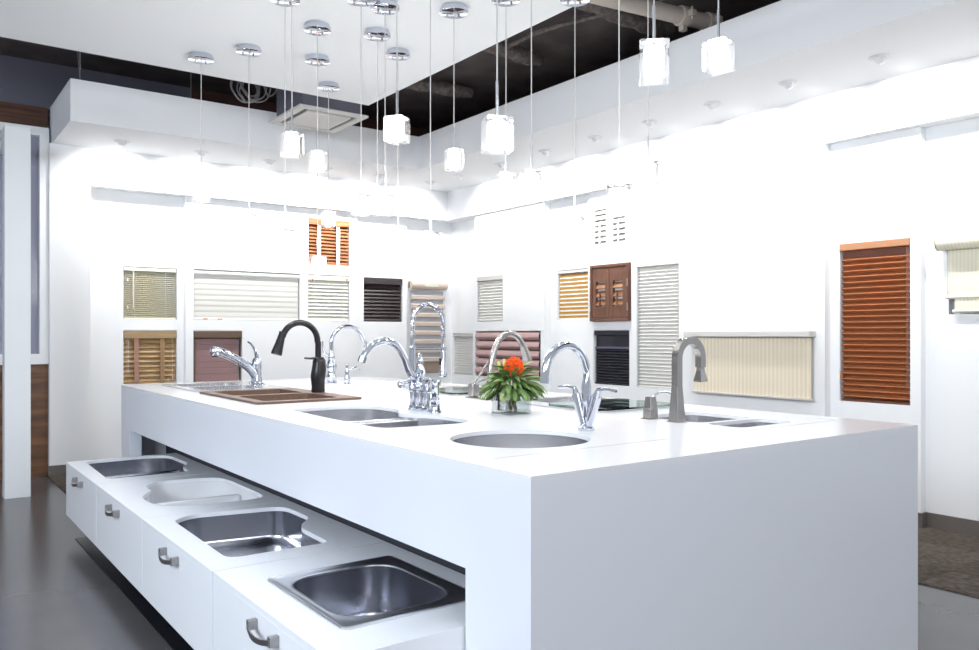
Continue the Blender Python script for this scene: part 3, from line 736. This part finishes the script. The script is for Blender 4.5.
for x, z in ((.05, .445), (.455, .465)): obj('tassel', MB().lathe([(.003, .012), (.008, .0), (.006, -.018), (.001, -.02)], (x, -.002, z)), M['rust'], t)['label'] = 'small brown wooden tassel'
t, w = blind('wooden_blind', 'espresso black slat blind on the left wall beside the striped roman shade', 'L', fC, 4.246, 4.742, zM)
slat_blind(t, w, .497, 10, M['espresso'], M['espresso'], .07, .052, radians(58), .003, (.1, .25, .4), (), .012, None, M['espresso'])
t, w = blind('roman_shade', 'tall roman shade of beige and grey horizontal bands near the room corner', 'L', fD, 4.852, 5.345, .80)
r = obj('roller', MB().tube([(0, -.045, 1.035), (w, -.045, 1.035)], .05, 20), M['romanbeige'], t)
obj('tag', MB().box(.17, -.0965, 1.02, .36, -.095, 1.055), M['paper'], r, False)['label'] = 'small printed paper tag'
sh = MB(); fo = MB(); n = 8
for k in range(n):
    z = .97 - k * .105
    sh.box(.012, -.035, z - .055, w - .03, -.032, z)
    fo.loft([[(.006, y, zz), (w - .02, y, zz)] for y, zz in ((-.035, z - .05), (-.055, z - .052), (-.062, z - .06), (-.058, z - .098), (-.04, z - .106), (-.033, z - .106))], close=False, cap0=False, cap1=False)
obj('sheer_band', sh, M['romangrey'], t, False)
obj('fabric_band', fo, M['romanbeige'], t)
obj('hem', MB().box(.02, -.045, .0, w - .05, -.03, .13), M['romantaupe'], t, False, .004)
obj('mounting_board', MB().box(.0, -.03, .98, w, -.001, 1.08), M['white'], t, False)
# --- right wall
def pleated(w, z0, z1, n, y0, y1, x0=.006, x1=None):
    x1 = w - x0 if x1 is None else x1; prof = []
    p = (z1 - z0) / n
    for k in range(n): prof += [(y1, z1 - k * p), (y0, z1 - (k + .5) * p)]
    prof.append((y1, z0))
    return MB().loft([[(x0, y, z), (x1, y, z)] for y, z in prof], close=False, cap0=False, cap1=False)
f0, f1, f2, f3, f4, f5, f6 = XH + .18, XH + .03, XH + .12, XH + .08, XH + .01, XH + .08, XH + .14
t, w = blind('venetian_blind', 'pale grey mini blind low in the corner where the walls meet', 'R', f0, 7.763, 8.187, .777)
slat_blind(t, w, .488, 15, M['cell'], M['cellgrey'], .035, .024, radians(50), .002, (.1, .32))
t, w = blind('cellular_shade', 'small cream cellular shade above the pink shade on the right wall', 'R', f1, 6.987, 7.465, zM)
obj('headrail', MB().box(.0, .0, .455, w, .05, .497), M['cellgrey'], t, False, .003)
obj('fabric', pleated(w, .03, .455, 13, .014, .034), M['cell'], t, False)
obj('bottom_rail', MB().box(.004, .012, .008, w - .004, .036, .03), M['cell'], t, False, .003)
cord_set(t, 'cord', [.01, w - .01], .002, .45, .008, .0025, M['cellgrey'])
t, w = blind('pleated_shade', 'dusty pink shade of deep rounded folds behind the flower vase', 'R', f1, 6.349, 7.495, zL)
fo = MB()
for k in range(5):
    z = .495 - k * .097
    pr = [(.04, z), (.012 - .01, z - .006), (-.012, z - .03), (-.012, z - .055), (.004, z - .075), (.03, z - .085)]
    fo.loft([[(.008, y, zz), (w - .012, y, zz)] for y, zz in pr], close=False, cap0=False, cap1=False)
obj('fold', fo, M['pink'], t)
obj('backing', MB().box(.004, .05, .004, w - .004, .056, .50), M['pinkdark'], t, False)
obj('side_track', MB().box(w - .011, -.002, .003, w - .002, .05, .50), M['espresso'], t, False)
obj('bottom_bar', MB().box(.006, .012, .003, w - .012, .04, .016), M['pinkdark'], t, False)
t, w = blind('zebra_shade', 'gold and white striped shade left of the brown shutters', 'R', f2, 5.741, 6.187, zM)
obj('headrail', MB().box(.002, .004, .465, w - .002, .05, .497), M['cellgrey'], t, False, .003)
zb_ = MB(); zw = MB()
for k in range(11):
    z = .455 - k * .041; zb_.box(.012, .018, z - .024, w - .006, .024, z); zw.box(.012, .021, z - .041, w - .006, .024, z - .024)
obj('gold_stripe', zb_, M['yellow'], t, False); obj('sheer_stripe', zw, M['white'], t, False)
def shutter(t, w, h, mf, ml, frame, nl, detail):
    obj('frame', MB().box(0, -.02, 0, frame, .02, h).box(w - frame, -.02, 0, w, .02, h).box(frame, -.02, 0, w - frame, .02, frame).box(frame, -.02, h - frame, w - frame, .02, h), mf, t, False, .003)
    for k in (0, 1):
        x0 = frame + .003 + k * (w - 2 * frame) / 2; x1 = x0 + (w - 2 * frame) / 2 - .006; s_ = .048 if detail else .035
        z0, z1 = frame + .003, h - frame - .003; zt = z1 - (.125 if detail else s_); zl = z0 + (.105 if detail else s_)
        p = obj('shutter_door', MB().box(x0, -.012, z0, x0 + s_, .014, z1).box(x1 - s_, -.012, z0, x1, .014, z1).box(x0 + s_, -.012, z0, x1 - s_, .014, zl).box(x0 + s_, -.012, zt, x1 - s_, .014, z1), mf, t, False, .002)
        lm = MB()
        for q in range(nl):
            lm.obox(((x0 + x1) / 2, .004, zl + (zt - zl) * (q + .5) / nl), (x1 - x0 - 2 * s_ - .002, .008, (zt - zl) / nl * .82), rx(radians(-28)))
        obj('louver', lm, ml, p, False)
        obj('tilt_rod', MB().box((x0 + x1) / 2 - .006, -.024, zl + .0, (x0 + x1) / 2 + .006, -.014, zl + (zt - zl) * .62), mf, p, False)
        if detail:
            for zz in (.13, .35): obj('hinge', MB().box(0.006 if k == 0 else w - .014, -.024, zz - .035, .014 if k == 0 else w - .006, -.0195, zz + .035), M['hinge'], p, False)
t, w = blind('shutter', 'white two door louvered shutter above the brown shutter', 'R', f3, 5.150, 5.688, zH + .005, cat='shutter')
t.location.x += .021
shutter(t, w, .484, M['white'], M['creamslat'], .025, 7, False)
t, w = blind('shutter', 'dark brown two door wooden shutter with small louvered openings', 'R', f3, 5.153, 5.656, 1.379, cat='shutter')
t.location.x -= .0205; t.location.y -= .022
shutter(t, w, .528, M['shutbrown'], M['shutlouv'], .028, 3, True)
t, w = blind('pleated_shade', 'black pleated shade with plain top below the brown shutter', 'R', f3, 5.158, 5.619, zL)
obj('headrail', MB().box(.002, .004, .465, w - .002, .05, .507), M['navy'], t, False, .003)
obj('plain_fabric', MB().box(.006, .03, .355, w - .004, .034, .465), M['navy'], t, False)
obj('middle_rail', MB().box(.005, .014, .335, w - .003, .034, .355), M['purple'], t, False, .003)
obj('pleated_fabric', pleated(w, .018, .335, 12, .014, .036), M['navy'], t, False)
obj('bottom_rail', MB().box(.005, .012, .003, w - .003, .036, .018), M['navy'], t, False)
t, w = blind('cellular_shade', 'tall narrow cream pleated shade between the brown shutter and the beige shade', 'R', f4, 4.525, 4.999, TALL[0])
obj('headrail', MB().box(.0, .0, 1.06, w, .05, 1.10), M['cell'], t, False, .003)
obj('fabric', pleated(w, .02, 1.06, 34, .012, .034, .012), M['cell'], t, False)
obj('bottom_rail', MB().box(.008, .01, .003, w - .008, .036, .02), M['cell'], t, False, .003)
cord_set(t, 'cord', [.01, w - .01], .01, 1.06, .007, .002, M['cellgrey'])
t, w = blind('vertical_pleat_shade', 'wide beige shade of fine vertical pleats under a white valance', 'R', f4, 3.268, 4.402, .785)
obj('valance', MB().box(0, -.085, .452, w, -.001, .50), M['sheer'], t, False, .008, 3)
fl = []
for k in range(120):
    x = .07 + (w - .08) * k / 119; fl.append([(x, -.03 - .012 * (k % 2), .012), (x, -.03 - .012 * (k % 2), .45)])
obj('fabric', MB().loft(fl, close=False, cap0=False, cap1=False), M['beigepleat'], t, False)
obj('bottom_track', MB().box(.06, -.05, .0, w - .004, -.018, .012), M['cellgrey'], t, False)
obj('cord', cords([.05], .03, .45, -.03, .003), M['cordw'], t)
t, w = blind('pleated_shade', 'tall amber brown pleated shade with wood headrail on the right wall', 'R', f5, 2.642, 3.127, TALL[0])
obj('headrail', MB().box(0, -.012, 1.052, w, .05, 1.100), M['amberrail'], t, False, .004)
obj('top_fabric', MB().box(.008, .03, 1.0, w - .008, .034, 1.055), M['amberd'], t, False)
obj('fabric', pleated(w, .018, 1.005, 25, .004, .044, .008), M['amber'], t, False)
obj('bottom_rail', MB().box(.006, .01, .003, w - .006, .036, .018), M['amberd'], t, False, .003)
cord_set(t, 'cord', [w - .02, w - .012], .1, 1.05, .002, .0018, M['tape'])
obj('cord_cleat', MB().box(.005, -.004, .15, .02, .004, .21), M['rust'], t, False)
t, w = blind('roller_shade', 'cream pinstriped roller shade cut by the right edge of the photo', 'R', f6, 1.35, 2.462, 1.385)
r = obj('valance', MB().tube([(.0, -.052, .455), (w, -.052, .455)], .05, 24), M['creamcloth'], t)
obj('end_cap', MB().tube([(-.006, -.052, .455), (.0, -.052, .455)], .05, 24), M['bamboov'], r)
obj('fabric', MB().box(.045, -.022, .11, w - .03, -.018, .43), M['creamcloth'], t, False)
obj('rod', MB().tube([(.03, -.022, .108), (w - .02, -.022, .108)], .011, 12), M['creamcloth'], t)
obj('scalloped_hem', MB().tube([(.07, -.02, .02), (w - .02, -.02, .02)], .01, 12).box(.085, -.024, .02, w - .02, -.017, .1), M['creamcloth'], t)
obj('cord', cords([.036], .11, .42, -.02, .003), M['cordw'], t)

# ================================================================== CEILING FITTINGS
def downlight(label, x, y, tx, ty):
    t = thing('downlight', label, 'downlight', (x, y, ZS), 0, 'eyeball downlights in the soffit')
    obj('trim_ring', MB().lathe([(.064, 0.0), (.066, -.003), (.062, -.007), (.040, -.010), (.036, -.001)], n=28), M['trimwhite'], t)
    d = Vector((tx * 1.0, ty * 1.0, -1)).normalized()
    c = Vector((0, 0, -.006)); e = obj('eyeball', MB().ball(c, .036, 20, 12), M['trimwhite'], t)
    obj('lamp_face', MB().lathe([(.016, 0), (.016, .002)], tuple(c + d * .0335), 20, axis=tuple(d)), M['ledglow'], e)
    L = bpy.data.lights.new('downlight_lamp', 'SPOT'); L.energy = DLW; L.spot_size = radians(120); L.spot_blend = 1.0; L.shadow_soft_size = .03; L.color = (1.0, .975, .94)
    lo = bpy.data.objects.new('downlight_lamp', L); COL.objects.link(lo); lo.parent = t
    lo.location = c + d * .05; lo.rotation_euler = d.to_track_quat('-Z', 'Y').to_euler()
DLW = 62
nl = ['nearest the free left end', 'second from the free left end', 'third from the free left end', 'above the rust orange slat blind', 'second from the room corner', 'last before the room corner']
for k, x in enumerate((1.60, 2.28, 2.93, 3.53, 4.13, 4.76)):
    downlight('white eyeball downlight in the left soffit, ' + nl[k], x, 7.59, 0, 1)
nr = ['nearest the room corner', 'second from the room corner', 'third from the room corner', 'fourth from the room corner', 'fifth from the room corner', 'third from the right edge of the photo', 'second from the right edge of the photo', 'nearest the right edge of the photo']
for k, y in enumerate((7.10, 6.36, 5.69, 5.03, 4.41, 3.80, 3.18, 2.555)):
    downlight('white eyeball downlight in the right soffit, ' + nr[k], 4.82, y, 1, 0)
for y in (1.93, 1.3, .67):   # further along the same soffit, just outside the picture
    downlight('white eyeball downlight in the right soffit, outside the photo', 4.82, y, 1, 0)

t = thing('ceiling_air_unit', 'square off white air conditioning cassette hanging in the dark ceiling gap', 'air conditioner', (2.63, 6.16, 3.1))
fr = MB().box(0, 0, 0, .62, .07, .02).box(0, .61, 0, .62, .68, .02).box(0, .07, 0, .07, .61, .02).box(.55, .07, 0, .62, .61, .02)
obj('frame', fr, M['cassette'], t, False, .004)
obj('grille', MB().box(.11, .11, -.004, .51, .57, .012), M['cassette'], t, False, .004)
obj('air_slot', MB().box(.07, .07, .012, .55, .61, .02), M['black'], t, False)
obj('housing', MB().box(.05, .06, .02, .57, .62, .30), M['greyup'], t, False)
for u, v_ in ((.1, .1), (.52, .55)): obj('hanger_rod', MB().tube([(u, v_, .3), (u, v_, .58)], .006, 6), M['handle'], t)

t = thing('drain_pipe', 'beige pipe with clamp couplings crossing the dark ceiling gap at upper right', 'pipe', (3.6, 3.70, 3.45))
obj('pipe_run', MB().tube([(-.6, .195, .0), (1.05, -.03, 0)], .055, 18), M['pipe'], t)
for u in (.78, 1.02):
    x = u; y = .195 - .225 * (u + .6) / 1.65
    k_ = obj('coupling', MB().tube([(x - .035, y + .005, 0), (x + .035, y - .005, 0)], .068, 18), M['pipe'], t)
    obj('bolt', MB().box(x - .02, y - .10, -.02, x + .02, y - .06, .02).tube([(x, y - .08, -.045), (x, y - .08, .045)], .008, 8), M['pipe'], k_, False)
    obj('bolt', MB().box(x - .02, y - .02, -.1, x + .02, y + .02, -.06), M['pipe'], k_, False)
obj('hanger', MB().tube([(.55, .0, .05), (.55, .0, .22)], .006, 6), M['handle'], t)
def lumpy(label, pts, r):
    path = spline(pts, 8); P0 = path[0]
    t = tag(obj('fireproofed_beam', MB().tube([tuple(p - P0) for p in path], [r * (1 + .18 * sin(i * 1.7) * cos(i * .6)) for i in range(len(path))], 12), M['fireproof']), label, 'beam')
    t.location = P0
lumpy('rough grey fireproofed beam crossing the ceiling gap beside the beige pipe', [(3.0, 4.16, 3.60), (3.8, 4.12, 3.57), (4.4, 4.15, 3.56), (4.75, 4.16, 3.58)], .065)
lumpy('rough grey fireproofed beam crossing the ceiling gap above the middle of the right soffit', [(3.0, 5.05, 3.58), (3.86, 5.19, 3.56), (4.4, 5.28, 3.58)], .06)
lumpy('thin rough brace slanting between the two fireproofed beams', [(3.95, 5.2, 3.56), (4.0, 4.7, 3.58), (4.15, 4.15, 3.57)], .018)
lumpy('rough grey fireproofed beam over the inner corner of the soffit', [(3.0, 6.40, 3.6), (3.83, 6.42, 3.57), (4.5, 6.44, 3.6)], .06)
cb = MB(); rnd2 = random.Random(5)
for k in range(7):
    cx_, cz_ = 2.36 + rnd2.uniform(-.05, .05) - 2.36, rnd2.uniform(-.02, .02); r = .09 + rnd2.uniform(-.025, .03)
    cb.tube([(cx_ + r * cos(2 * pi * i / 28), .02 * k - .06 + .01 * sin(i), cz_ + r * 1.1 * sin(2 * pi * i / 28)) for i in range(29)], .0055, 6)
cb.tube(spline([(.05, 0, .30), (.10, 0, .10), (.16, 0, -.04), (.24, 0, .05), (.30, 0, .3)]), .006, 6)
o = obj('cable_coil', cb, M['cable']); o.location = (2.36, 6.55, 3.29)
tag(o, 'coil of grey cable hanging in the dark ceiling gap left of the air unit', 'cable')
hw = MB().tube([(0, 0, 0), (0, 0, .4)], .006, 6).tube([(.0, 0, 0), (-.03, 0, .4)], .003, 5)
o = obj('hanger_wire', hw, M['cable']); o.location = (1.20, 7.2, ZT - .001); tag(o, 'pair of hanger wires rising from the left end of the soffit', 'wire')
o = obj('hanger_wire', MB().tube([(0, 0, 0), (0, 0, .4)], .004, 6), M['cable']); o.location = (2.10, 7.3, ZT - .001); tag(o, 'single hanger wire rising from the left soffit left of the cable coil', 'wire')

# ================================================================== PENDANTS
PCX, SC, PEW = 3.15, .093, 6.5
def pendant(label, x, y, z, rot, s=SC, h=.115):
    """x, y of the cord; z the middle of the glass cube"""
    t = thing('glass_pendant', label, 'pendant lamp', (x, y, PCX), rot, 'glass cube pendants over the island')
    c = obj('canopy', MB().lathe([(.074, 0), (.076, -.016), (.083, -.018), (.083, -.036), (.080, -.038), (.001, -.038)], n=36), M['chrome'], t)
    for k in range(3): obj('screw', MB().lathe([(.006, -.038), (.006, -.047), (.001, -.048)], (.04 * cos(2.1 * k + .5), .04 * sin(2.1 * k + .5), 0), 8), M['handle'], c)
    zc = z - PCX; top = zc + h / 2
    obj('cord', MB().tube([(0, 0, -.036), (0, 0, top + .13)], .0028, 6), M['cellgrey'], t)
    obj('stem', MB().tube([(0, 0, top + .13), (0, 0, top)], .0055, 8).lathe([(.02, top), (.02, top + .005), (.001, top + .006)], n=16), M['steel'], t)
    a = s / 2
    g = obj('glass_cube', MB().box(-a, -a, zc - h / 2, a, a, zc + h / 2), M['cube'], t, False, .003)
    lm = MB().lathe([(.012, zc - h * .41), (.032, zc - h * .39), (.035, zc - h * .1), (.035, zc + h * .34), (.03, zc + h * .40), (.001, zc + h * .41)], n=18)
    obj('lamp', lm, M['glow'], g)
    for u in (-.7, .7): obj('clip', MB().box(a * u - .01, a * u - .01, zc + h / 2 - .006, a * u + .01, a * u + .01, zc + h / 2 + .004), M['steel'], g, False)
    L = bpy.data.lights.new('pendant_lamp', 'POINT'); L.energy = PEW; L.shadow_soft_size = .03; L.color = (1.0, .985, .96)
    lo = bpy.data.objects.new('pendant_lamp', L); COL.objects.link(lo); lo.parent = t; lo.location = (0, 0, zc - h * .46)
YAW = radians(36.31)
PL = [
    ('glass cube pendant hanging farthest left of all, in front of the left soffit', 1.672, 5.575, 2.215, 12),
    ('faint pendant on a long cord, second from the left, above the wide white roller shade', 1.88, 5.235, 1.991, 15),
    ('glass cube pendant overlapping the soffit, straight above the rust orange blind', 2.082, 4.61, 2.315, 12),
    ('low glass cube pendant overlapping the bottom of the rust orange blind', 2.323, 5.143, 1.731, 20),
    ('glass cube pendant overlapping the top of the rust orange blind', 2.641, 5.649, 2.129, 10),
    ('glass cube pendant in the middle of the tight trio above the espresso blind', 2.425, 4.48, 2.065, 12),
    ('glass cube pendant on the right of the tight trio above the espresso blind', 2.255, 4.076, 1.997, 18),
    ('low pendant above the right edge of the espresso blind, just right of the trio', 2.707, 4.716, 1.914, 12),
    ('glass cube pendant in front of the right soffit, just right of the inner soffit corner', 2.603, 3.889, 2.266, 15),
    ('bright glass cube pendant under the left corner of the air unit', 1.613, 3.877, 2.213, 16),
    ('low pendant above the right end of the wide white roller shade', 1.748, 4.30, 1.783, 12),
    ('glass cube pendant on the left of the tight trio above the espresso blind', 2.089, 4.049, 1.978, 10),
    ('bright glass cube pendant against the dark gap at the inner soffit corner', 1.909, 3.336, 2.223, -28),
    ('low pendant hanging in front of the room corner above the roman shade', 2.314, 3.684, 1.745, 14),
    ('large bright glass cube pendant in the middle, with its clear side facing right', 1.684, 2.247, 1.949, 14),
    ('glass cube pendant partly below the large bright one, left of a twin at equal height', 2.739, 3.572, 2.094, 12),
    ('glass cube pendant right of a twin at equal height, below the soffit', 2.46, 3.008, 1.98, 20),
    ('faint low pendant above the gold striped shade', 3.048, 3.345, 1.855, 15),
    ('squarely seen glass cube pendant overlapping the white shutter', None, None, None, 2),
    ('glass cube pendant right of the white shutter, below the soffit', 3.034, 2.79, 2.062, 14),
    ('large squarely seen glass pendant below the beige pipe, second from the right', None, None, None, 2),
    ('large bright glass cube pendant at the far right of the row', 2.61, 2.031, 2.351, -26)]
def front(px, py, d):   # a pendant at distance d along the view axis
    lat = px * d; return (d * sin(YAW) + lat * cos(YAW), d * cos(YAW) - lat * sin(YAW), 1.26 + py * d)
for lab, x, y, z, rot in PL:
    s_, h_ = SC, .115
    if x is None:
        if 'white shutter' in lab: x, y, z = 2.336, 2.303, 1.797; h_ = .112
        else: x, y, z = 2.119, 1.921, 2.2; h_ = .132
        s_ = .10
    pendant(lab, x, y, z, -math.atan2(x, y) + radians(rot), s_, h_)

# ================================================================== LIGHT AND CAMERA
W = bpy.data.worlds.new('showroom_ambient'); S.world = W; W.use_nodes = True
bg = W.node_tree.nodes['Background']; bg.inputs['Color'].default_value = (.88, .935, 1.0, 1); bg.inputs['Strength'].default_value = .6
def area(name, loc, aim, sx, sy, e, col):
    L = bpy.data.lights.new(name, 'AREA'); L.shape = 'RECTANGLE'; L.size = sx; L.size_y = sy; L.energy = e; L.color = col
    o = bpy.data.objects.new(name, L); COL.objects.link(o); o.location = loc
    o.rotation_euler = (Vector(aim) - Vector(loc)).to_track_quat('-Z', 'Y').to_euler(); return o
area('fill_left', (-2.9, 1.6, 2.85), (1.3, 3.6, .5), 2.6, 1.6, 250, (.80, .89, 1.0))  # added fill light out of view, cool light on the island's left side
area('fill_back', (0.6, -2.6, 2.5), (2.4, 3.0, 1.0), 2.5, 1.5, 62, (.95, .96, 1.0))  # added fill light behind the camera, lifts the island's end panel

cam = bpy.data.cameras.new('camera'); co = bpy.data.objects.new('camera', cam); COL.objects.link(co)
cam.sensor_fit = 'HORIZONTAL'; cam.sensor_width = 36.0; cam.lens = 36.0 * 809.0 / 979.0
cam.shift_y = 9.0 / 979.0; cam.clip_start = .05
co.location = (0, 0, 1.26); co.rotation_euler = (radians(90), 0, -YAW)
S.camera = co
S.view_settings.view_transform = 'Standard'; S.view_settings.look = 'None'
S.view_settings.exposure = 0.0; S.view_settings.gamma = 1.0
S.cycles.use_denoising = True
S.cycles.max_bounces = 10; S.cycles.transparent_max_bounces = 16; S.cycles.sample_clamp_indirect = 6.0
